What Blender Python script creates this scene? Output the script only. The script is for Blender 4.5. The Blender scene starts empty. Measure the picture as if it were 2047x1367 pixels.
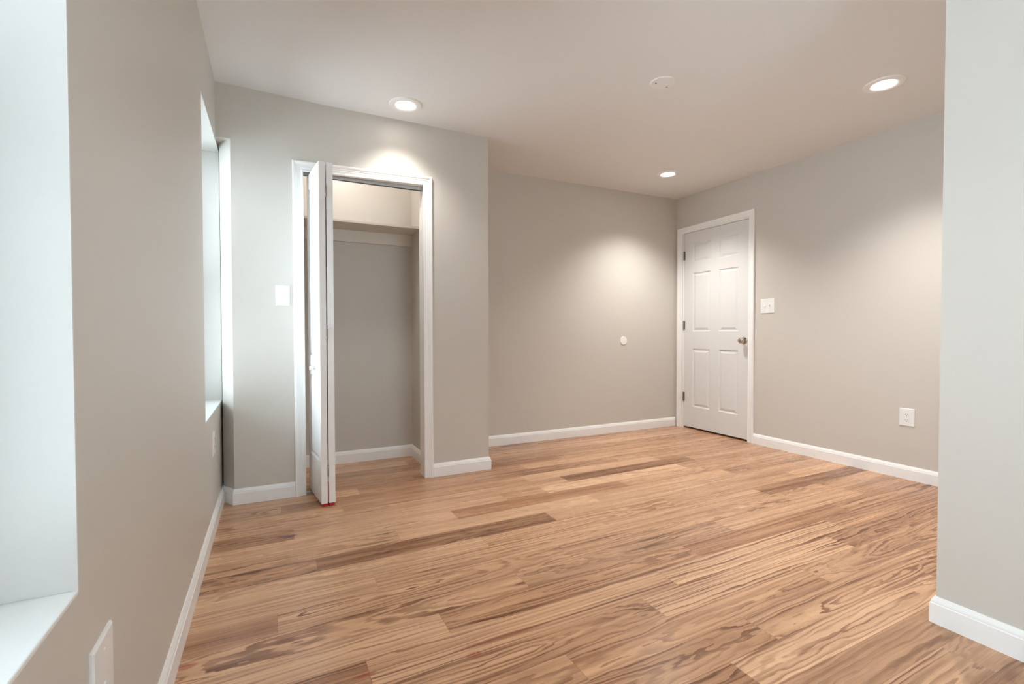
import bpy, bmesh, math, random
from mathutils import Matrix, Vector

# ------------------------------------------------------------------ camera
C = bpy.context.scene.collection
YAW, PIT, ROL = 0.4624, -0.0206, -0.0015
cam_d = bpy.data.cameras.new('camera')
cam = bpy.data.objects.new('camera', cam_d); C.objects.link(cam)
cam_d.sensor_width = 36.0; cam_d.sensor_fit = 'HORIZONTAL'
cam_d.lens = 963.99 * 36.0 / 2047.0
cam_d.clip_start = 0.01
cy, sy, cp, sp = math.cos(YAW), math.sin(YAW), math.cos(PIT), math.sin(PIT)
_f = Vector((sy*cp, cy*cp, sp)); _r = Vector((cy, -sy, 0)); _u = _r.cross(_f)
cr, sr = math.cos(ROL), math.sin(ROL)
_R = cr*_r + sr*_u; _U = -sr*_r + cr*_u
cam.matrix_world = Matrix(((_R.x, _U.x, -_f.x, 0), (_R.y, _U.y, -_f.y, 0), (_R.z, _U.z, -_f.z, 1.0154), (0, 0, 0, 1)))
bpy.context.scene.camera = cam

# ------------------------------------------------------------------ world: overcast daylight
world = bpy.data.worlds.new('overcast_sky'); bpy.context.scene.world = world
world.use_nodes = True
bg = world.node_tree.nodes['Background']
bg.inputs[0].default_value = (0.83, 0.91, 1.04, 1)
bg.inputs[1].default_value = 3.75

# lamp settings (the lamps are built with their fittings below)
LAMP_W = 38.0
LAMP_COL = (1.0, 0.985, 0.935)
CLOSET_W = 1.5

vs = bpy.context.scene.view_settings
vs.view_transform = 'Standard'; vs.look = 'None'; vs.gamma = 1.0; vs.exposure = 1.58
vs.use_curve_mapping = False
bpy.context.scene.cycles.max_bounces = 12
bpy.context.scene.cycles.diffuse_bounces = 8
bpy.context.scene.cycles.use_denoising = True

# ------------------------------------------------------------------ helpers
random.seed(7)
H = 2.44

class MB:
    """collects faces, then links them as ONE mesh object"""
    def __init__(s): s.bm = bmesh.new(); s.fr = lambda u, v, z: (u, v, z); s.mi = 0
    def P(s, p): return s.bm.verts.new(s.fr(*p))
    def face(s, pts, mi=None):
        f = s.bm.faces.new([s.P(p) for p in pts]); f.material_index = s.mi if mi is None else mi
        return f
    def box(s, a, b, mi=None):
        (x0, y0, z0), (x1, y1, z1) = a, b
        v = [s.P(p) for p in ((x0,y0,z0),(x1,y0,z0),(x1,y1,z0),(x0,y1,z0),(x0,y0,z1),(x1,y0,z1),(x1,y1,z1),(x0,y1,z1))]
        for q in ((0,3,2,1),(4,5,6,7),(0,1,5,4),(1,2,6,5),(2,3,7,6),(3,0,4,7)):
            f = s.bm.faces.new([v[i] for i in q]); f.material_index = s.mi if mi is None else mi
    def prism(s, poly, z0, z1):
        """plan polygon (u,v) extruded in z"""
        lo = [s.P((p[0], p[1], z0)) for p in poly]; hi = [s.P((p[0], p[1], z1)) for p in poly]
        n = len(poly)
        s.bm.faces.new(lo[::-1]); s.bm.faces.new(hi)
        for i in range(n): s.bm.faces.new((lo[i], lo[(i+1) % n], hi[(i+1) % n], hi[i]))
    def loft(s, rings, closed=False, caps=True):
        """rings of 3-D points, same count, each ring an open/closed section"""
        vr = [[s.P(p) for p in r] for r in rings]
        n = len(vr[0])
        for a, b in zip(vr, vr[1:]):
            for i in range(n if closed else n-1):
                j = (i+1) % n
                s.bm.faces.new((a[i], a[j], b[j], b[i])).material_index = s.mi
        if caps:
            for r in (vr[0][::-1], vr[-1]):
                try: s.bm.faces.new(r).material_index = s.mi
                except ValueError: pass
    def lathe(s, prof, axis, origin, n=40, caps=True):
        """prof: (radius, height along axis)"""
        ax = Vector(axis).normalized(); t = Vector((0,0,1)) if abs(ax.z) < .9 else Vector((1,0,0))
        e1 = ax.cross(t).normalized(); e2 = ax.cross(e1); o = Vector(origin)
        rings = []
        for r, h in prof:
            rings.append([tuple(o + ax*h + (e1*math.cos(a) + e2*math.sin(a))*max(r, 1e-5)) for a in [2*math.pi*k/n for k in range(n)]])
        s.loft(rings, closed=True, caps=caps)
    def build(s, name, mats, parent=None, smooth=False, bevel=0, world_origin=None):
        bmesh.ops.remove_doubles(s.bm, verts=s.bm.verts, dist=1e-6)
        bmesh.ops.recalc_face_normals(s.bm, faces=s.bm.faces)
        me = bpy.data.meshes.new(name); s.bm.to_mesh(me); s.bm.free()
        for m in (mats if isinstance(mats, (list, tuple)) else [mats]): me.materials.append(m)
        if smooth:
            for p in me.polygons: p.use_smooth = True
        o = bpy.data.objects.new(name, me); C.objects.link(o)
        if parent is not None:
            o.parent = parent
            me.transform(Matrix.Translation(-Vector(parent_world(parent))))
        if smooth:
            md = o.modifiers.new('edges', 'EDGE_SPLIT'); md.split_angle = math.radians(35)
        if bevel:
            b = o.modifiers.new('bevel', 'BEVEL'); b.width = bevel; b.segments = 2; b.limit_method = 'ANGLE'; b.angle_limit = math.radians(40)
        return o

def parent_world(p):
    v = Vector((0, 0, 0))
    while p is not None: v = v + p.location; p = p.parent
    return v

def tag(o, label, cat, group=None, kind=None):
    o['label'] = label; o['category'] = cat
    if group: o['group'] = group
    if kind: o['kind'] = kind
    return o

def thing(name, loc, label, cat, group=None, kind=None):
    o = bpy.data.objects.new(name, None); C.objects.link(o); o.location = loc
    o.empty_display_size = 0.05
    return tag(o, label, cat, group, kind)

# wall frames: (u along the wall, v out into the room, z up)
F_RIGHT  = lambda u, v, z: (3.9211 + .0081*(u-3.8) - v, u, z)
F_BACK   = lambda u, v, z: (u, 3.8838 - .010*(u-3.9) - v, z)
F_CLOSET = lambda u, v, z: (u, 3.264 + .0046*(u-1.4338) - v, z)
F_LEFT   = lambda u, v, z: (-.2771 + v, u, z)
F_NEAR   = lambda u, v, z: (2.067 - v, u, z)
F_ALCOVE = lambda u, v, z: (u, .83 + v, z)

# ------------------------------------------------------------------ materials
def mat(name, col, rough=.5, metal=0., spec=.5, bump=0., bscale=400., coat=0.):
    m = bpy.data.materials.new(name); m.use_nodes = True
    nt = m.node_tree; b = nt.nodes['Principled BSDF']
    b.inputs['Base Color'].default_value = (*col, 1); b.inputs['Roughness'].default_value = rough
    b.inputs['Metallic'].default_value = metal; b.inputs['Specular IOR Level'].default_value = spec
    b.inputs['Coat Weight'].default_value = coat
    if bump:
        tc = nt.nodes.new('ShaderNodeTexCoord'); n = nt.nodes.new('ShaderNodeTexNoise')
        n.inputs['Scale'].default_value = bscale; n.inputs['Detail'].default_value = 3
        bp = nt.nodes.new('ShaderNodeBump'); bp.inputs['Strength'].default_value = bump; bp.inputs['Distance'].default_value = .0006
        nt.links.new(tc.outputs['Object'], n.inputs['Vector']); nt.links.new(n.outputs['Fac'], bp.inputs['Height'])
        nt.links.new(bp.outputs['Normal'], b.inputs['Normal'])
    return m

M_WALL  = mat('greige_eggshell_paint', (.600, .566, .520), .42, spec=.45, bump=.12, bscale=260)
M_CEIL  = mat('ceiling_paint', (.80, .795, .785), .7, spec=.3)
M_TRIM  = mat('white_trim_paint', (.87, .868, .86), .32)
M_DOOR  = mat('white_door_paint', (.72, .715, .71), .35)
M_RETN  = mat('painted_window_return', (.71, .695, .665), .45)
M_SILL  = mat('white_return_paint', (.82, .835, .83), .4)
M_PLATE = mat('white_plastic', (.82, .82, .81), .28)
M_SLOT  = mat('dark_slot', (.03, .028, .026), .6)
M_NICK  = mat('satin_nickel', (.52, .46, .40), .22, metal=1.)
M_BRONZ = mat('hinge_metal', (.30, .25, .20), .35, metal=1.)
M_STEEL = mat('zinc_steel', (.55, .55, .56), .35, metal=1.)
M_RED   = mat('red_rubber', (.55, .02, .03), .5)
M_CREAM = mat('shelf_board_paint', (.74, .69, .62), .5)
M_VINYL = mat('white_vinyl', (.84, .85, .85), .35)

def emis(name, col, s):
    m = bpy.data.materials.new(name); m.use_nodes = True; nt = m.node_tree
    nt.nodes.remove(nt.nodes['Principled BSDF']); e = nt.nodes.new('ShaderNodeEmission')
    e.inputs[0].default_value = (*col, 1); e.inputs[1].default_value = s
    nt.links.new(e.outputs[0], nt.nodes['Material Output'].inputs[0]); return m
M_LENS = emis('lit_diffuser', (1, .93, .84), 6.0)

def glass_mat():
    m = bpy.data.materials.new('window_glass'); m.use_nodes = True; nt = m.node_tree
    nt.nodes.remove(nt.nodes['Principled BSDF'])
    t = nt.nodes.new('ShaderNodeBsdfTransparent'); g = nt.nodes.new('ShaderNodeBsdfGlossy'); g.inputs['Roughness'].default_value = .02
    t.inputs[0].default_value = (.93, .97, .95, 1)
    fr = nt.nodes.new('ShaderNodeFresnel'); fr.inputs[0].default_value = 1.45
    mx = nt.nodes.new('ShaderNodeMixShader')
    nt.links.new(fr.outputs[0], mx.inputs[0]); nt.links.new(t.outputs[0], mx.inputs[1]); nt.links.new(g.outputs[0], mx.inputs[2])
    nt.links.new(mx.outputs[0], nt.nodes['Material Output'].inputs[0]); return m
M_GLASS = glass_mat()

STAINS = [(-.245, 1.735, .035, .018, (.33, .035, .022), .55), (.68, 1.435, .20, .014, (.20, .035, .018), .6), (.56, 1.395, .03, .014, (.30, .03, .018), .5),
          (.235, 1.455, .04, .010, (.28, .02, .018), .55), (.062, 2.63, .045, .022, (.12, .06, .075), .85), (.03, 1.735, .045, .016, (.20, .075, .05), .7),
          (2.05, 1.235, .018, .008, (.16, .05, .03), .8), (.42, 2.36, .12, .014, (.20, .12, .06), .7), (2.05, 2.19, .10, .022, (.30, .15, .07), .75)]
def floor_mat():
    m = bpy.data.materials.new('red_oak_planks'); m.use_nodes = True; nt = m.node_tree
    N, L = nt.nodes, nt.links; b = N['Principled BSDF']
    def val(x, sock):
        if isinstance(x, (int, float)): sock.default_value = x
        else: L.new(x, sock)
    def math_(op, a, b_=0., c=0., clamp=False):
        n = N.new('ShaderNodeMath'); n.operation = op; n.use_clamp = clamp
        val(a, n.inputs[0]); val(b_, n.inputs[1]); val(c, n.inputs[2]); return n.outputs[0]
    def comb(x, y, z=0.):
        n = N.new('ShaderNodeCombineXYZ'); val(x, n.inputs[0]); val(y, n.inputs[1]); val(z, n.inputs[2]); return n.outputs[0]
    def noise(vec, scale, detail=2., rough=.5, dist=0.):
        n = N.new('ShaderNodeTexNoise'); L.new(vec, n.inputs['Vector']); n.inputs['Scale'].default_value = scale
        n.inputs['Detail'].default_value = detail; n.inputs['Roughness'].default_value = rough; n.inputs['Distortion'].default_value = dist
        return n.outputs['Fac']
    def mapr(x, a, b_, c=0., d=1., smooth=True):
        n = N.new('ShaderNodeMapRange'); n.interpolation_type = 'SMOOTHSTEP' if smooth else 'LINEAR'
        val(x, n.inputs[0]); n.inputs[1].default_value = a; n.inputs[2].default_value = b_; n.inputs[3].default_value = c; n.inputs[4].default_value = d
        return n.outputs[0]
    def mixc(f, a, b_, mode='MIX'):
        n = N.new('ShaderNodeMix'); n.data_type = 'RGBA'; n.blend_type = mode; val(f, n.inputs[0])
        for x, s_ in ((a, n.inputs[6]), (b_, n.inputs[7])):
            if isinstance(x, tuple): s_.default_value = (*x, 1)
            else: L.new(x, s_)
        return n.outputs[2]
    uv = N.new('ShaderNodeUVMap'); uv.uv_map = 'plank_metres'
    su = N.new('ShaderNodeSeparateXYZ'); L.new(uv.outputs[0], su.inputs[0]); u, v = su.outputs[0], su.outputs[1]
    ga = N.new('ShaderNodeAttribute'); ga.attribute_name = 'plank_a'; sa = N.new('ShaderNodeSeparateXYZ'); L.new(ga.outputs['Vector'], sa.inputs[0])
    gb = N.new('ShaderNodeAttribute'); gb.attribute_name = 'plank_b'; sb = N.new('ShaderNodeSeparateXYZ'); L.new(gb.outputs['Vector'], sb.inputs[0])
    gc = N.new('ShaderNodeAttribute'); gc.attribute_name = 'plank_c'; sc_ = N.new('ShaderNodeSeparateXYZ'); L.new(gc.outputs['Vector'], sc_.inputs[0])
    yc, zc, slope = sa.outputs           # where the saw cut the log
    tone, warm, seed = sb.outputs        # plank colour
    grain, streak, plen = sc_.outputs
    sv = math_('MULTIPLY', seed, 37.0)
    # wandering of the rings along the plank
    wob = noise(comb(math_('ADD', math_('MULTIPLY', u, 1.6), sv), math_('MULTIPLY', v, 9.), sv), 1.6, 3., .55)
    wob2 = noise(comb(math_('ADD', math_('MULTIPLY', u, 7.), sv), math_('MULTIPLY', v, 22.), sv), 1.0, 2.)
    w = math_('ADD', math_('MULTIPLY', math_('SUBTRACT', wob, .5), .105), math_('MULTIPLY', math_('SUBTRACT', wob2, .5), .030))
    dy = math_('SUBTRACT', v, yc)
    dz = math_('ADD', math_('ADD', zc, math_('MULTIPLY', slope, u)), w)
    r = math_('SQRT', math_('ADD', math_('MULTIPLY', dy, dy), math_('MULTIPLY', dz, dz)))
    rr = math_('ADD', r, math_('MULTIPLY', math_('SUBTRACT', noise(comb(math_('MULTIPLY', r, 26.), sv, math_('MULTIPLY', u, .35)), 1.0, 2., .6), .5), .055))
    rq = math_('MULTIPLY', rr, 54.0)
    ph = math_('FRACT', rq)
    wn = N.new('ShaderNodeTexWhiteNoise'); wn.noise_dimensions = '2D'; L.new(comb(math_('FLOOR', rq), sv), wn.inputs['Vector'])
    ringw = mapr(wn.outputs['Value'], 0., 1., .40, 1., False)
    # each year ring: slow pale rise, dark porous line, sharp end
    line = math_('MULTIPLY', mapr(ph, .30, .80), mapr(ph, .90, 1.0, 1., 0.))
    fib = noise(comb(math_('ADD', math_('MULTIPLY', u, 5.), sv), math_('MULTIPLY', v, 300.), sv), 1.0, 3., .6)
    pores = mapr(noise(comb(math_('ADD', math_('MULTIPLY', u, 14.), sv), math_('MULTIPLY', v, 700.), sv), 1.0, 2., .6), .52, .70)
    broad = noise(comb(math_('ADD', math_('MULTIPLY', u, 1.1), sv), math_('MULTIPLY', v, 26.), sv), 1.0, 2., .5)
    patch = noise(comb(math_('ADD', math_('MULTIPLY', u, 3.), sv), math_('MULTIPLY', v, 14.), sv), 1.0, 2., .5)
    line = math_('MULTIPLY', line, ringw)
    line = math_('MULTIPLY', line, mapr(patch, .28, .62, .45, 1.))
    # base colour by plank
    t = math_('ADD', tone, math_('MULTIPLY', math_('SUBTRACT', broad, .5), .95), clamp=True)
    base = mixc(t, (.200, .082, .035), (.790, .500, .310))
    base = mixc(math_('MULTIPLY', warm, .55), base, mixc(t, (.29, .095, .033), (.77, .41, .21)))
    g = math_('MULTIPLY', line, math_('MULTIPLY', grain, 1.0))
    g = math_('ADD', g, math_('MULTIPLY', pores, math_('MULTIPLY', line, .25)), clamp=True)
    col = mixc(g, base, mixc(1., base, (.22, .105, .055), 'MULTIPLY'))
    col = mixc(mapr(fib, .40, .75, 0., .30), col, mixc(1., col, (.74, .66, .58), 'MULTIPLY'))
    # dark mineral streaks in some planks
    ms = mapr(noise(comb(math_('ADD', math_('MULTIPLY', u, 1.7), math_('MULTIPLY', sv, 1.3)), math_('MULTIPLY', v, 42.), 3.3), 1.0, 3., .55), .56, .72)
    col = mixc(math_('MULTIPLY', ms, streak), col, mixc(1., col, (.30, .22, .16), 'MULTIPLY'))
    # a few red and dark mineral stains in single boards (x, y, half length, half width, slope)
    ob = N.new('ShaderNodeTexCoord'); so = N.new('ShaderNodeSeparateXYZ'); L.new(ob.outputs['Object'], so.inputs[0])
    rag = math_('MULTIPLY', math_('SUBTRACT', fib, .5), .9)
    for sx, sy_, a_, b_, c_, amt in STAINS:
        dx = math_('DIVIDE', math_('SUBTRACT', so.outputs[0], sx), a_); dy_ = math_('DIVIDE', math_('SUBTRACT', so.outputs[1], sy_), b_)
        dd = math_('ADD', math_('ADD', math_('MULTIPLY', dx, dx), math_('MULTIPLY', dy_, dy_)), rag)
        col = mixc(mapr(dd, .25, 1.1, amt, 0.), col, c_)
    # joints
    ev = math_('MINIMUM', v, math_('SUBTRACT', .132, v))
    eu = math_('MINIMUM', u, math_('SUBTRACT', plen, u))
    jl = math_('MAXIMUM', mapr(ev, .0004, .0014, .55, 0.), mapr(eu, .0005, .0016, .40, 0.))
    col = mixc(jl, col, (.17, .085, .045))
    L.new(col, b.inputs['Base Color'])
    b.inputs['Roughness'].default_value = .26
    L.new(mapr(fib, .2, .8, .20, .34, False), b.inputs['Roughness'])
    b.inputs['Specular IOR Level'].default_value = .36
    bp = N.new('ShaderNodeBump'); bp.inputs['Strength'].default_value = .12; bp.inputs['Distance'].default_value = .0008
    hgt = math_('SUBTRACT', math_('MULTIPLY', fib, .3), math_('ADD', math_('MULTIPLY', g, .35), math_('MULTIPLY', jl, 2.)))
    L.new(hgt, bp.inputs['Height']); L.new(bp.outputs[0], b.inputs['Normal'])
    return m
M_FLOOR = floor_mat()

# ------------------------------------------------------------------ floor: red oak planks 1.2 m x 0.132 m
def build_floor():
    PW, PL, SH = .132, 1.2, .014
    # per row: joint positions seen in the room, and plank tones by joint interval (tone 0 dark .. 1 pale, warm, grain, streak)
    joints = {-4: 1.25, -3: 1.486, -2: .819, -1: 1.25, 0: .25, 1: .53, 2: .908, 3: .008, 4: .37, 5: .916, 6: .166, 7: .555,
              8: .9, 9: 1.555, 10: .6, 11: .355, 12: .04, 13: .487, 14: .876, 15: .695, 16: .2, 17: .93, 18: .6, 19: .1}
    tones = {  # (row, start x rounded) -> tone, warm, grain, streak
        (6, .17): (.20, .35, .9, .2), (6, -1.03): (.42, .5, 1., 0), (6, 1.37): (.70, .3, .6, 0), (6, 2.57): (.55, .3, .6, .3),
        (8, .9): (.38, .95, .35, .2), (8, -.3): (.78, .1, .5, 0), (8, 2.1): (.62, .4, .5, .2),
        (9, .09): (.74, .2, .6, .3), (9, -1.1): (.40, .4, .9, .3), (9, 1.27): (.60, .6, .7, .7), (9, 1.555): (.92, .0, .5, .15), (9, 2.77): (.50, .5, .6, 0),
        (10, 1.8): (.14, .3, .6, .8), (10, .6): (.66, .3, .5, .1), (10, -.6): (.62, .2, .7, .3),
        (11, .36): (.58, .6, .6, .5), (11, 1.555): (.74, .2, .3, 0), (11, 2.755): (.5, .4, .6, .3), (11, -.845): (.6, .2, .6, 0),
        (12, 1.24): (.45, .5, .6, .6), (12, .04): (.46, .6, .7, .4), (12, 2.44): (.55, .4, .5, .2),
        (13, 1.687): (.70, .3, .4, .3), (13, .487): (.55, .5, .8, .3),
        (14, .876): (.30, .6, .5, .4), (14, 2.076): (.55, .4, .8, .2),
        (7, .555): (.84, .15, .4, .2), (7, -.645): (.68, .3, .6, .9), (7, 1.755): (.68, .4, .5, .2),
        (5, -.284): (.80, .15, .5, .2), (5, .916): (.66, .45, .7, .1), (5, 2.116): (.58, .4, .6, .3),
        (4, -.83): (.72, .2, .7, .4), (4, .37): (.66, .35, .8, .3), (4, 1.57): (.64, .4, .5, .5), (4, 2.77): (.22, .4, .6, .5),
        (3, -1.192): (.36, .7, .6, .2), (3, .008): (.68, .4, .95, .1), (3, 1.208): (.55, .45, .6, .7), (3, 2.408): (.58, .4, .7, .2),
        (2, -.292): (.70, .35, .95, 0), (2, .908): (.50, .25, .6, 1.), (2, 2.108): (.70, .4, .4, .1), (2, 3.3): (.42, .5, .8, .2),
        (1, -.67): (.80, .15, .6, 0), (1, .53): (.48, .6, .85, .1), (1, 1.73): (.34, .85, .7, .3), (1, 2.93): (.45, .5, .9, 0),
        (0, -.95): (.34, .6, .9, .4), (0, .25): (.62, .35, .95, .2), (0, 1.45): (.82, .2, 1., 0), (0, 2.65): (.48, .5, 1., .2),
        (-1, .05): (.52, .5, .9, .3), (-1, 1.25): (.80, .25, 1., 0), (-1, 2.45): (.42, .5, 1., .1),
        (-2, -.38): (.55, .45, .8, .1), (-2, .82): (.52, .55, .8, .1), (-2, 2.02): (.60, .4, .7, .1),
        (-3, .286): (.46, .55, .9, .2), (-3, 1.486): (.62, .4, .8, .1), (-4, .05): (.44, .6, .8, .2), (-4, 1.25): (.80, .2, .7, .2)}
    bm = bmesh.new(); uvl = bm.loops.layers.uv.new('plank_metres')
    la = bm.loops.layers.float_vector if hasattr(bm.loops.layers, 'float_vector') else None
    fa = bm.faces.layers.float_vector.new('plank_a'); fb = bm.faces.layers.float_vector.new('plank_b'); fc = bm.faces.layers.float_vector.new('plank_c')
    rnd = random.Random(11)
    for k in range(-26, 21):
        y0 = 1.462 + PW*(k-.5) - SH*.5
        if k == 9: js = [.09-2.4, .09-1.2, .09, 1.27, 1.555, 2.77, 3.97, 5.2]
        else:
            o = joints.get(k, rnd.uniform(0, PL)); js = [o + PL*i for i in range(-3, 5)]
        for a, b in zip(js, js[1:]):
            if b < -.9 or a > 4.3: continue
            best = None
            for (kk, xx), tv in tones.items():
                if kk == k and abs(xx-a) < .08: best = tv
            if best is None: best = (rnd.uniform(.4, .75), rnd.uniform(.1, .6), rnd.uniform(.4, 1.), rnd.choice((0, 0, .2, .5)))
            vs_ = [bm.verts.new((x, y0 + SH*x + dv, 0)) for x, dv in ((a, 0), (b, 0), (b, PW), (a, PW))]
            f = bm.faces.new(vs_)
            for lp, q in zip(f.loops, ((0, 0), (b-a, 0), (b-a, PW), (0, PW))): lp[uvl].uv = q
            kind = rnd.random()
            if kind < .6:  # flat sawn: cathedral arches
                sl = rnd.choice((-1, 1))*rnd.uniform(.03, .085); z0 = -sl*rnd.uniform(-.2, 1.3)*(b-a)
                f[fa] = (rnd.uniform(.03, .10), z0, sl)
            else:          # rift sawn: straighter lines
                f[fa] = (rnd.choice((-1, 1))*rnd.uniform(.10, .2) + .066, rnd.uniform(.02, .08), rnd.choice((-1, 1))*rnd.uniform(.0, .03))
            f[fb] = (best[0], best[1], rnd.random()); f[fc] = (best[2], best[3], b-a)
    bmesh.ops.recalc_face_normals(bm, faces=bm.faces)
    for f in bm.faces:
        if f.normal.z < 0: f.normal_flip()
    # slab under the planks
    v = [bm.verts.new(p) for p in ((-.9,-1.8,-.004),(4.3,-1.8,-.004),(4.3,4.1,-.004),(-.9,4.1,-.004),(-.9,-1.8,-.12),(4.3,-1.8,-.12),(4.3,4.1,-.12),(-.9,4.1,-.12))]
    for q in ((0,1,2,3),(7,6,5,4),(0,4,5,1),(1,5,6,2),(2,6,7,3),(3,7,4,0)): bm.faces.new([v[i] for i in q])
    me = bpy.data.meshes.new('floor'); bm.to_mesh(me); bm.free(); me.materials.append(M_FLOOR)
    o = bpy.data.objects.new('floor', me); C.objects.link(o)
    tag(o, 'glossy red oak plank floor with mixed pale and brown boards', 'floor', kind='structure')
build_floor()

# ------------------------------------------------------------------ ceiling (slightly uneven old plaster)
def sstep(t): t = max(0., min(1., t)); return t*t*(3-2*t)
def ceil_z(x, y):
    z = H + .014*sstep((.35-x)/.6)
    d = math.hypot((x-1.3)/.62, (y-3.95)/.5)
    return z + .034*sstep(1-d)
def build_ceiling():
    m = MB(); nx, ny = 96, 112; x0, x1, y0, y1 = -.62, 4.12, -1.77, 4.06
    g = [[m.bm.verts.new((x0+(x1-x0)*i/nx, y0+(y1-y0)*j/ny, ceil_z(x0+(x1-x0)*i/nx, y0+(y1-y0)*j/ny))) for i in range(nx+1)] for j in range(ny+1)]
    for j in range(ny):
        for i in range(nx): m.bm.faces.new((g[j][i], g[j+1][i], g[j+1][i+1], g[j][i+1]))
    m.box((x0, y0, H+.08), (x1, y1, H+.2))
    o = m.build('ceiling', M_CEIL, smooth=False)
    for p in o.data.polygons: p.use_smooth = True
    tag(o, 'plain off-white painted ceiling with recessed lights', 'ceiling', kind='structure')
build_ceiling()
TOP = H + .1

# ------------------------------------------------------------------ walls
W1 = (-.45, .980, .605, 2.11)     # near window opening, widened out of view for more daylight: y0,y1,z0,z1
W2 = (2.612, 3.448, .596, 2.115)  # far window opening
W3 = (.45, 1.50, .60, 2.10)       # unseen opening added behind the viewpoint for frontal fill daylight: x0,x1,z0,z1
def build_walls():
    # left wall with two deep window openings
    m = MB(); xa, xb = -.277, -.62
    ys = [(-1.77, W1[0]), (W1[1], W2[0]), (W2[1], 4.06)]
    for a, b in ys: m.box((xb, a, -.05), (xa, b, TOP))
    for w in (W1, W2):
        m.box((xb, w[0], -.05), (xa, w[1], w[2])); m.box((xb, w[0], w[3]), (xa, w[1], TOP))
    tag(m.build('wall_left', M_WALL), 'greige left wall with two deep window openings', 'wall', kind='structure')
    # white painted returns inside the openings are built with the windows
    m = MB(); m.fr = F_BACK
    m.box((-.277, -.16, -.05), (4.15, 0, TOP))
    tag(m.build('wall_back', M_WALL), 'greige back wall beside the entry door, also closing the closet', 'wall', kind='structure')
    # right wall with the entry door opening (closed behind)
    m = MB(); m.fr = F_RIGHT
    m.box((-1.6, -.10, -.05), (2.968, 0, TOP)); m.box((3.785, -.10, -.05), (4.06, 0, TOP)); m.box((2.968, -.10, 2.068), (3.785, 0, TOP))
    m.box((-1.6, -.20, -.05), (4.06, -.10, TOP))
    tag(m.build('wall_right', M_WALL), 'greige right wall holding the white entry door', 'wall', kind='structure')
    # closet front wall, with the cut-back corner beside the far window
    m = MB()
    m.prism([(-.268, 3.368), (-.205, 3.2565), (.178, 3.258), (.178, 3.37), (.06, 3.37), (.06, 3.92), (-.268, 3.92)], -.05, 2.14)
    m.prism([(-.277, 3.2562), (.178, 3.258), (.178, 3.37), (.06, 3.37), (.06, 3.92), (-.277, 3.92)], 2.14, TOP)
    m.prism([(.95, 3.2618), (1.4338, 3.264), (1.4338, 3.94), (1.03, 3.94), (1.03, 3.37), (.95, 3.37)], -.05, TOP)
    m.prism([(.178, 3.258), (.95, 3.2618), (.95, 3.37), (.178, 3.37)], 2.03, TOP)
    tag(m.build('wall_closet', M_WALL), 'greige wall around the closet opening, angled back at its left end', 'wall', kind='structure')
    # bumped-out wall at the right foreground
    m = MB(); m.box((2.067, -1.77, -.05), (4.1, .83, TOP))
    tag(m.build('wall_partition', M_WALL), 'plain grey wall corner in the right foreground', 'wall', kind='structure')
    m = MB(); m.box((-.62, -1.77, -.05), (W3[0], -1.45, TOP)); m.box((W3[1], -1.77, -.05), (2.2, -1.45, TOP))
    m.box((W3[0], -1.77, -.05), (W3[1], -1.45, W3[2])); m.box((W3[0], -1.77, W3[3]), (W3[1], -1.45, TOP))
    tag(m.build('wall_front', M_WALL), 'greige wall behind the viewpoint', 'wall', kind='structure')
build_walls()

# ------------------------------------------------------------------ baseboards
BB = [(0, 0), (.014, 0), (.014, .068), (.0115, .0715), (.0115, .0745), (.010, .080), (.006, .088), (.004, .092), (0, .092)]
def sweep(m, path, prof):
    """path: plan polyline in world xy; profile (out, z) offset to the left-hand normal, mitred"""
    n = len(path); rings = []
    for i, p in enumerate(path):
        p = Vector(p); d0 = (p-Vector(path[i-1])).normalized() if i else None; d1 = (Vector(path[i+1])-p).normalized() if i < n-1 else None
        a = d0 or d1; b = d1 or d0
        n0 = Vector((-a.y, a.x)); n1 = Vector((-b.y, b.x)); mm = (n0+n1).normalized(); k = 1/max(.2, mm.dot(n0))
        rings.append([(p.x+mm.x*o*k, p.y+mm.y*o*k, z) for o, z in prof])
    m.loft(rings, closed=True)
def baseboard(name, path, label):
    m = MB()
    for q in path: sweep(m, q, BB)
    tag(m.build(name, M_TRIM), label, 'baseboard', kind='structure')
P2 = lambda f, u: tuple(f(u, 0, 0)[:2])
baseboard('baseboard_left', [[(-.277, 3.432), (-.277, -1.45)]], 'white baseboard along the left wall under the windows')
baseboard('baseboard_closet', [[(.123, 3.2578), (-.205, 3.2565), (-.268, 3.368)], [P2(F_BACK, 1.44), (1.4338, 3.264), (1.006, 3.2621)]], 'white baseboard along the closet wall, wrapping both wall ends')
baseboard('baseboard_back', [[P2(F_BACK, 3.908), P2(F_BACK, 1.4338)]], 'white baseboard along the back wall, ending at the door trim')
baseboard('baseboard_right', [[(F_RIGHT(.83, 0, 0)[0], .83), (F_RIGHT(2.933, 0, 0)[0], 2.933)]], 'white baseboard along the right wall under the outlet')
baseboard('baseboard_partition', [[(2.067, -1.45), (2.067, .83), (3.88, .83)]], 'white baseboard wrapping the wall corner in the right foreground')
baseboard('baseboard_interior', [[(1.03, 3.37), P2(F_BACK, 1.03), P2(F_BACK, .06), (.06, 3.37)]], 'white baseboard inside the closet below the shelf')

# ------------------------------------------------------------------ casings
CAS = [(0, 0), (0, .0075), (.004, .0105), (.009, .0105), (.013, .008), (.019, .0085), (.026, .0105), (.031, .0100), (.036, .0125),
       (.041, .0125), (.046, .0155), (.052, .0175), (.058, .0175), (.061, .0150), (.061, 0)]
def casing(m, fr, u0, u1, za, zb, prof=CAS):
    m.fr = fr
    rings = []
    for w, v in prof: rings.append([(u0-w, v, 0), (u0-w, v, za+w), (u1+w, v, zb+w), (u1+w, v, 0)])
    m.loft(rings, caps=False)
    # close the bottoms
    for i in (0, 3): m.face([r[i] for r in rings])
    m.loft([rings[-1], rings[0]], caps=False)
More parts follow.
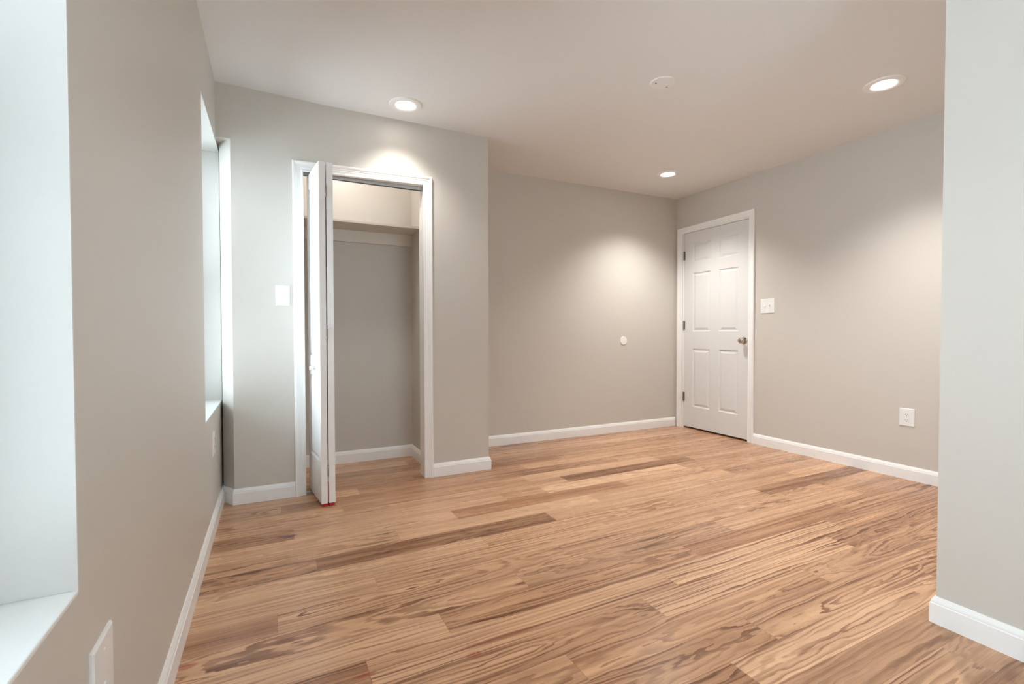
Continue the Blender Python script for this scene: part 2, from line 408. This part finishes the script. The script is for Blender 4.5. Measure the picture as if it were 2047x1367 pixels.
# entry door trim: casing + jamb
m = MB(); casing(m, F_RIGHT, 2.992, 3.796, 2.064, 2.050)
m.mi = 0; m.fr = F_RIGHT
m.box((2.968, -.10, 0), (2.986, .0005, 2.07)); m.box((3.772, -.10, 0), (3.79, .0005, 2.07)); m.box((2.968, -.10, 2.052), (3.79, .0005, 2.072))
m.box((2.986, -.10, 0), (2.998, -.045, 2.06)); m.box((3.760, -.10, 0), (3.772, -.045, 2.06)); m.box((2.986, -.10, 2.042), (3.772, -.045, 2.056))
tag(m.build('trim_1', M_TRIM), 'white moulded casing around the six-panel entry door', 'door trim', kind='structure')
# closet opening trim
m = MB(); casing(m, F_CLOSET, .184, .943, 2.006, 2.024)
m.fr = F_CLOSET
m.box((.170, -.112, 0), (.180, .0005, 2.03)); m.box((.946, -.112, 0), (.956, .0005, 2.03)); m.box((.170, -.112, 2.022), (.956, .0005, 2.034))
tag(m.build('trim_2', M_TRIM), 'white fluted casing around the open closet doorway', 'door trim', kind='structure')

# ------------------------------------------------------------------ panelled leaves
def panel_face(m, fr, u0, u1, z0, z1, v, panels, depth=.007, back=None):
    """front face at v with moulded panels; grid cut at panel bounds"""
    us = sorted({u0, u1, *[p[0] for p in panels], *[p[1] for p in panels]})
    zs = sorted({z0, z1, *[p[2] for p in panels], *[p[3] for p in panels]})
    m.fr = fr
    for a, b in zip(us, us[1:]):
        for c, d in zip(zs, zs[1:]):
            cu, cz = (a+b)/2, (c+d)/2
            hit = any(p[0] <= cu <= p[1] and p[2] <= cz <= p[3] for p in panels)
            if not hit: m.face([(a, v, c), (b, v, c), (b, v, d), (a, v, d)])
    for a, b, c, d in panels:
        ins = [(0, 0), (.004, -.35), (.009, -1.), (.016, -1.), (.020, -.85), (.036, -.15), (.040, -.12)]
        w = min(b-a, d-c)
        rings = [[(a+i, v+depth*k, c+i), (b-i, v+depth*k, c+i), (b-i, v+depth*k, d-i), (a+i, v+depth*k, d-i)] for i, k in ins if i < w*.45]
        for r0, r1 in zip(rings, rings[1:]):
            for q in range(4):
                j = (q+1) % 4
                m.face([r0[q], r0[j], r1[j], r1[q]])
        m.face(rings[-1])
def panel_slab(m, fr, u0, u1, z0, z1, v0, v1, panels):
    panel_face(m, fr, u0, u1, z0, z1, v1, panels)
    m.face([(u0, v0, z0), (u1, v0, z0), (u1, v0, z1), (u0, v0, z1)])
    for a, b in (((u0, z0), (u1, z0)), ((u1, z0), (u1, z1)), ((u1, z1), (u0, z1)), ((u0, z1), (u0, z0))):
        m.face([(a[0], v0, a[1]), (b[0], v0, b[1]), (b[0], v1, b[1]), (a[0], v1, a[1])])

# entry door
def build_door():
    loc = F_RIGHT(3.38, 0, 0)
    t = thing('door_1', loc, 'closed white six-panel entry door with satin nickel knob', 'door', kind='structure')
    cols = [(3.102, 3.325), (3.430, 3.655)]; rows = [(.233, .840), (1.020, 1.626), (1.735, 1.932)]
    m = MB(); panel_slab(m, F_RIGHT, 2.9885, 3.7695, .019, 2.0480, -.037, -.002, [(a, b, c, d) for a, b in cols for c, d in rows])
    m.build('door_slab', M_DOOR, t)
    for z in (.331, 1.083, 1.818):
        m = MB(); o = F_RIGHT(3.7710, .006, z-.045)
        m.lathe([(0, -.003), (.004, -.003), (.0065, 0), (.0065, .028), (.0058, .0285), (.0065, .029), (.0065, .06), (.0058, .0605), (.0065, .061), (.0065, .09), (.004, .093), (0, .093)], (0, 0, 1), o, 14)
        m.fr = F_RIGHT; m.box((3.7720, .0003, z-.045), (3.7800, .0028, z+.045)); m.box((3.758, -.0025, z-.045), (3.7690, .0005, z+.045))
        m.build('hinge', M_BRONZ, t, smooth=True)
    m = MB(); o = F_RIGHT(3.036, -.002, .934)
    m.lathe([(0, 0), (.033, 0), (.0335, .003), (.031, .007), (.022, .010), (.0125, .013), (.011, .024), (.013, .030), (.022, .034), (.0265, .042), (.0275, .050), (.0255, .058), (.019, .064), (.010, .0665), (0, .067)], (-1, 0, 0), o, 36)
    k = m.build('door_knob', M_NICK, t, smooth=True); k['label'] = 'round satin nickel knob on a round rose'
    m = MB(); m.lathe([(0, 0), (.0045, 0), (.0045, .0015), (0, .0015)], (-1, 0, 0), F_RIGHT(3.036, .065, .934), 12)
    m.build('lock_button', M_BRONZ, k)
    m = MB(); m.fr = F_RIGHT; m.box((2.984, -.006, .905), (2.9872, .0018, .963))
    m.build('strike_plate', M_BRONZ, t)
build_door()

# folded closet door
def build_bifold():
    t = thing('door_2', (.25, 3.15, 0), 'white two-leaf folding closet door standing folded open', 'door', kind='structure')
    def leaf_frame(x0, y0, x1, y1):
        d = Vector((x1-x0, y1-y0)); d.normalize(); n = Vector((d.y, -d.x))   # u from the pivot out into the room, v to the window side
        if n.x > 0: n = -n
        return lambda u, v, z: (x0 + d.x*u + n.x*v, y0 + d.y*u + n.y*v, z)
    TH = .035
    # leaf on the pivot side, its panelled face turned to the window
    fr = leaf_frame(.2085, 3.336, .2490, 2.976)
    Lw = .3623
    m = MB(); panel_slab(m, fr, 0, Lw, .019, 1.996, -TH, 0, [(.050, Lw-.050, .255, .757), (.050, Lw-.050, .868, 1.905)])
    lf = m.build('door_leaf', M_TRIM, t)
    m = MB(); p = fr(Lw-.162, 0, .800)
    nrm = Vector(fr(0, 1, 0)) - Vector(fr(0, 0, 0))
    m.lathe([(0, 0), (.009, 0), (.008, .006), (.007, .010), (.011, .015), (.0155, .021), (.0145, .027), (.008, .030), (0, .0305)], nrm, p, 24)
    m.build('knob', M_TRIM, lf, smooth=True)
    # leaf on the guide side
    fr2 = leaf_frame(.2880, 3.336, .2905, 2.980)
    m = MB(); panel_slab(m, lambda u, v, z: fr2(u, -v-.0, z), 0, .356, .019, 1.996, 0, TH, [(.050, .306, .255, .757), (.050, .306, .868, 1.905)])
    lf2 = m.build('door_leaf', M_TRIM, t)
    # hinges in the fold
    for z in (.207, 1.012, 1.827):
        m = MB()
        m.lathe([(0, -.032), (.003, -.032), (.0034, -.030), (.0034, -.011), (.0028, -.0105), (.0034, -.010), (.0034, .010), (.0028, .0105), (.0034, .011), (.0034, .030), (.003, .032), (0, .032)], (0, 0, 1), (.2878, 2.9765, z), 12)
        m.box((.2852, 2.9785, z-.030), (.2862, 3.006, z+.030)); m.box((.2888, 2.9815, z-.030), (.2898, 3.006, z+.030))
        m.build('hinge', M_BRONZ, t, smooth=True)
    # red rubber strips at the bottom of the fold
    m = MB(); m.box((.2535, 2.985, .001), (.2830, 3.03, .019)); m.build('bumper', M_RED, t)['label'] = 'red rubber pad under the door leaf'
    m = MB(); m.box((.2945, 2.988, .001), (.3225, 3.03, .019)); m.build('bumper', M_RED, t)['label'] = 'red rubber pad under the door leaf'
    m = MB(); m.box((.2861, 2.995, .004), (.2898, 3.05, .135)); m.build('edge_strip', M_RED, t)['label'] = 'red strip between the folded leaves'
    # head track and floor pivot bracket
    m = MB(); m.fr = F_CLOSET
    m.box((.186, -.066, 1.9995), (.9455, -.063, 2.0215)); m.box((.186, -.040, 1.9995), (.9455, -.037, 2.0215)); m.box((.186, -.066, 2.0195), (.9455, -.037, 2.0218))
    m.build('head_track', M_STEEL, t)['label'] = 'grey metal track under the closet door head'
    m = MB(); m.fr = F_CLOSET
    m.box((.1805, -.06, .0005), (.232, -.032, .0035)); m.box((.1805, -.06, .0005), (.1832, -.032, .032)); m.lathe([(0, 0), (.005, 0), (.005, .016), (0, .016)], (0, 0, 1), (.214, -.046, .0035), 12)
    m.build('floor_bracket', M_STEEL, t)['label'] = 'zinc pivot bracket on the floor'
build_bifold()

# ------------------------------------------------------------------ windows
def build_window(n, w, label, fr):
    """fr(u along the wall, v outwards through the wall, z)"""
    y0, y1, z0, z1 = w
    t = thing('window_%d' % n, fr((y0+y1)/2, .17, z0), label, 'window', kind='structure')
    e = .004
    def B():
        q = MB(); q.fr = fr; return q
    # white plaster returns (jambs and head) and the flat sill
    m = B(); xi, xo = -.0003, .173
    m.box((y0-.001, xo, z0), (y0+e, xi, z1)); m.box((y1-e, xo, z0), (y1+.001, xi, z1)); m.box((y0, xo, z1-e), (y1, xi, z1+.001))
    m.build('window_return', M_RETN, t)
    m = B(); m.box((y0+e, xo, z0-.002), (y1-e, xi-.0005, z0+.006)); m.build('window_sill', M_SILL, t, bevel=.002)
    # frame and the two sashes
    a, b, c, d = y0+e, y1-e, z0+.006, z1-e
    m = B(); f0, f1 = .283, .175; fw = .038
    m.box((a, f0, c), (a+fw, f1, d)); m.box((b-fw, f0, c), (b, f1, d)); m.box((a+fw, f0, d-fw), (b-fw, f1, d)); m.box((a+fw, f0, c), (b-fw, f1, c+fw))
    m.build('window_frame', M_VINYL, t, bevel=.003)
    zm = (c+d)/2; sw = .042
    for x, q0, q1 in ((.218, c+fw, zm+.02), (.253, zm-.02, d-fw)):
        m = B(); p0, p1 = a+fw, b-fw
        m.box((p0, x-.014, q0), (p0+sw, x+.014, q1)); m.box((p1-sw, x-.014, q0), (p1, x+.014, q1))
        m.box((p0+sw, x-.014, q1-sw), (p1-sw, x+.014, q1)); m.box((p0+sw, x-.014, q0), (p1-sw, x+.014, q0+sw))
        s = m.build('window_sash', M_VINYL, t, bevel=.003)
        m = B(); m.box((p0+sw, x-.002, q0+sw), (p1-sw, x+.002, q1-sw)); m.build('window_pane', M_GLASS, s)
W_FRONT = lambda u, v, z: (u, -1.45 - v, z)
W_LEFT = lambda u, v, z: (-.277 - v, u, z)
build_window(1, W1, 'bright near window opening at the left edge, widened out of view for daylight', W_LEFT)
build_window(2, W2, 'tall deep window opening beside the closet wall', W_LEFT)
build_window(3, W3, 'unseen window added behind the viewpoint for fill daylight', W_FRONT)

# ------------------------------------------------------------------ electrical plates
def plate_mesh(m, fr, u0, u1, z0, z1, th=.0055):
    m.fr = fr; b = .004
    rings = [[(u0, 0, z0), (u1, 0, z0), (u1, 0, z1), (u0, 0, z1)], [(u0, th*.55, z0), (u1, th*.55, z0), (u1, th*.55, z1), (u0, th*.55, z1)],
             [(u0+b, th, z0+b), (u1-b, th, z0+b), (u1-b, th, z1-b), (u0+b, th, z1-b)]]
    m.loft(rings, closed=True)
def screw(fr, u, v, z, parent, axis):
    m = MB(); m.lathe([(0, 0), (.0032, 0), (.0030, .0010), (.0018, .0015), (0, .0016)], axis, fr(u, v, z), 14)
    s = m.build('screw', M_PLATE, parent, smooth=True)
def toggle(fr, u, z, v, parent, axis, up=True):
    m = MB(); m.fr = fr
    m.box((u-.0055, v-.0005, z-.0125), (u+.0055, v+.0009, z+.0125))
    s = 1 if up else -1
    m.loft([[(u-.0042, v+.0005, z-.006), (u+.0042, v+.0005, z-.006), (u+.0042, v+.0005, z+.006), (u-.0042, v+.0005, z+.006)],
            [(u-.0034, v+.0125, z+s*.0055), (u+.0034, v+.0125, z+s*.0055), (u+.0034, v+.0105, z+s*.0115), (u-.0034, v+.0105, z+s*.0115)]], closed=True)
    m.build('toggle', M_PLATE, parent)
def switch(fr, uc, zc, w, h, label, axis, n=1, group=None):
    t = thing('light_switch', fr(uc, 0, zc), label, 'light switch')
    m = MB(); plate_mesh(m, fr, uc-w/2, uc+w/2, zc-h/2, zc+h/2); m.build('wall_plate', M_PLATE, t)
    for k in range(n):
        u = uc + (k-(n-1)/2)*.046
        toggle(fr, u, zc, .0055, t, axis, up=(k % 2 == 0))
        for dz in (.030, -.030): screw(fr, u, .0055, zc+dz, t, axis)
    return t
def outlet(fr, uc, zc, w, h, label, axis):
    t = thing('wall_outlet', fr(uc, 0, zc), label, 'outlet')
    m = MB(); plate_mesh(m, fr, uc-w/2, uc+w/2, zc-h/2, zc+h/2); m.build('wall_plate', M_PLATE, t)
    for dz in (.0195, -.0195):
        m = MB(); m.fr = fr
        pts = []
        for k in range(24):
            a = 2*math.pi*k/24; x, y = .0168*math.cos(a), .0168*math.sin(a); y = max(-.0132, min(.0132, y)); pts.append((x, y))
        m.loft([[(uc+x, .0050, zc+dz+y) for x, y in pts], [(uc+x, .0071, zc+dz+y) for x, y in pts]], closed=True)
        rc = m.build('receptacle', M_PLATE, t)
        m = MB(); m.fr = fr
        m.box((uc-.0072, .0070, zc+dz-.001), (uc-.0050, .0074, zc+dz+.0075)); m.box((uc+.0050, .0070, zc+dz+.0), (uc+.0072, .0074, zc+dz+.0075))
        m.lathe([(0, 0), (.0026, 0), (.0026, .0004), (0, .0004)], (0, 1, 0), (uc, .0070, zc+dz-.0075), 14)
        m.build('socket_slots', M_SLOT, rc)['label'] = 'dark plug slots'
    screw(fr, uc, .0055, zc, t, axis)
    return t
switch(F_CLOSET, .063, 1.240, .078, .122, 'white single switch plate between the window corner and the closet trim', (0, -1, 0))
switch(F_RIGHT, 2.802, 1.242, .130, .130, 'white double switch plate on the wall beside the entry door', (-1, 0, 0), n=2)
outlet(F_RIGHT, 1.746, .4255, .090, .122, 'white duplex outlet low on the right wall near the foreground corner', (-1, 0, 0))
outlet(F_LEFT, 2.915, .441, .078, .122, 'white outlet plate seen edge-on below the far window', (1, 0, 0))
t = thing('wall_plate', F_LEFT(1.077, 0, .425), 'white wall plate low on the left wall under the near window', 'wall plate')
m = MB(); plate_mesh(m, F_LEFT, 1.020, 1.130, .357, .480, .0065); m.build('cover_plate', M_PLATE, t)
for dz in (.03, -.03): screw(F_LEFT, 1.077, .0065, .4245+dz, t, (1, 0, 0))

# round blank covers
m = MB(); m.lathe([(0, 0), (.0425, 0), (.0425, .003), (.040, .0055), (0, .006)], (0, -1, 0), F_BACK(3.209, 0, .926), 40)
tag(m.build('cable_cover', M_PLATE, smooth=True), 'small round white blank cover on the back wall left of the door', 'cover plate')
t = thing('ceiling_cover', (2.016, 2.11, H), 'round flat blank cover plate on the ceiling between the lights', 'cover plate')
m = MB(); m.lathe([(0, 0), (.070, 0), (.070, .003), (.067, .0055), (0, .006)], (0, 0, -1), (2.016, 2.11, H), 48)
m.build('cover_disc', M_PLATE, t, smooth=True)
for x, y in ((1.978, 2.122), (2.066, 2.128)):
    m = MB(); m.lathe([(0, 0), (.0042, 0), (.0036, .0012), (0, .0014)], (0, 0, -1), (x, y, H-.006), 12)
    m.build('screw', M_SLOT, t)['label'] = 'dark screw head'

# ------------------------------------------------------------------ recessed lights
def recessed(x, y, label, power=1.):
    t = thing('recessed_light', (x, y, H), label, 'ceiling light', 'recessed lights in the ceiling')
    m = MB(); m.lathe([(.101, 0), (.1015, -.003), (.097, -.0075), (.082, -.0095), (.070, -.0095), (.0585, -.0050), (.0575, -.0035)], (0, 0, 1), (x, y, H), 56, caps=False)
    m.build('trim_ring', M_TRIM, t, smooth=True)
    m = MB(); m.lathe([(.0585, 0), (0, 0)], (0, 0, 1), (x, y, H-.0042), 48, caps=False)
    m.build('light_lens', M_LENS, t)
    d = bpy.data.lights.new('lamp', 'SPOT'); d.energy = LAMP_W*power; d.color = LAMP_COL; d.spot_size = math.radians(120); d.spot_blend = 1.0; d.shadow_soft_size = .05
    l = bpy.data.objects.new('lamp', d); C.objects.link(l); l.parent = t; l.location = (0, 0, -.062)
    return t
recessed(.765, 3.026, 'recessed ceiling light directly in front of the closet', .32)
recessed(.95, 1.20, 'added recessed fill light, out of view above the viewpoint', .35)  # unseen extra fitting, added to lift the general light
recessed(3.170, 1.555, 'recessed ceiling light nearest the right foreground wall')
recessed(3.216, 3.295, 'recessed ceiling light in the far corner by the entry door')

# ------------------------------------------------------------------ closet shelf
t = thing('closet_shelf', (.55, 3.78, 1.80), 'cream closet shelf on a wall cleat inside the closet', 'shelf')
yb = F_BACK(.55, 0, 0)[1]
m = MB(); m.box((.0605, 3.632, 1.804), (1.0295, yb-.0005, 1.822)); m.build('shelf_board', M_CREAM, t, bevel=.0015)
m = MB(); m.box((.0605, yb-.019, 1.712), (1.0295, yb-.0005, 1.8035)); m.build('shelf_cleat', M_CREAM, t, bevel=.0015)

# closet ceiling lamp (above the door head)
t = thing('closet_lamp', (.50, 3.50, H), 'small round lamp on the closet ceiling above the shelf', 'ceiling light')
m = MB(); m.lathe([(0, 0), (.055, 0), (.055, -.012), (.030, -.022), (0, -.022)], (0, 0, 1), (.50, 3.50, H), 32); m.build('lamp_base', M_PLATE, t, smooth=True)
m = MB(); m.lathe([(0, -.022), (.018, -.022), (.028, -.045), (.030, -.065), (.022, -.085), (0, -.095)], (0, 0, 1), (.50, 3.50, H), 28); m.build('bulb', M_LENS, t, smooth=True)
d = bpy.data.lights.new('lamp', 'POINT'); d.energy = CLOSET_W; d.color = (1., .97, .93); d.shadow_soft_size = .04
l = bpy.data.objects.new('lamp', d); C.objects.link(l); l.parent = t; l.location = (0, 0, -.145)
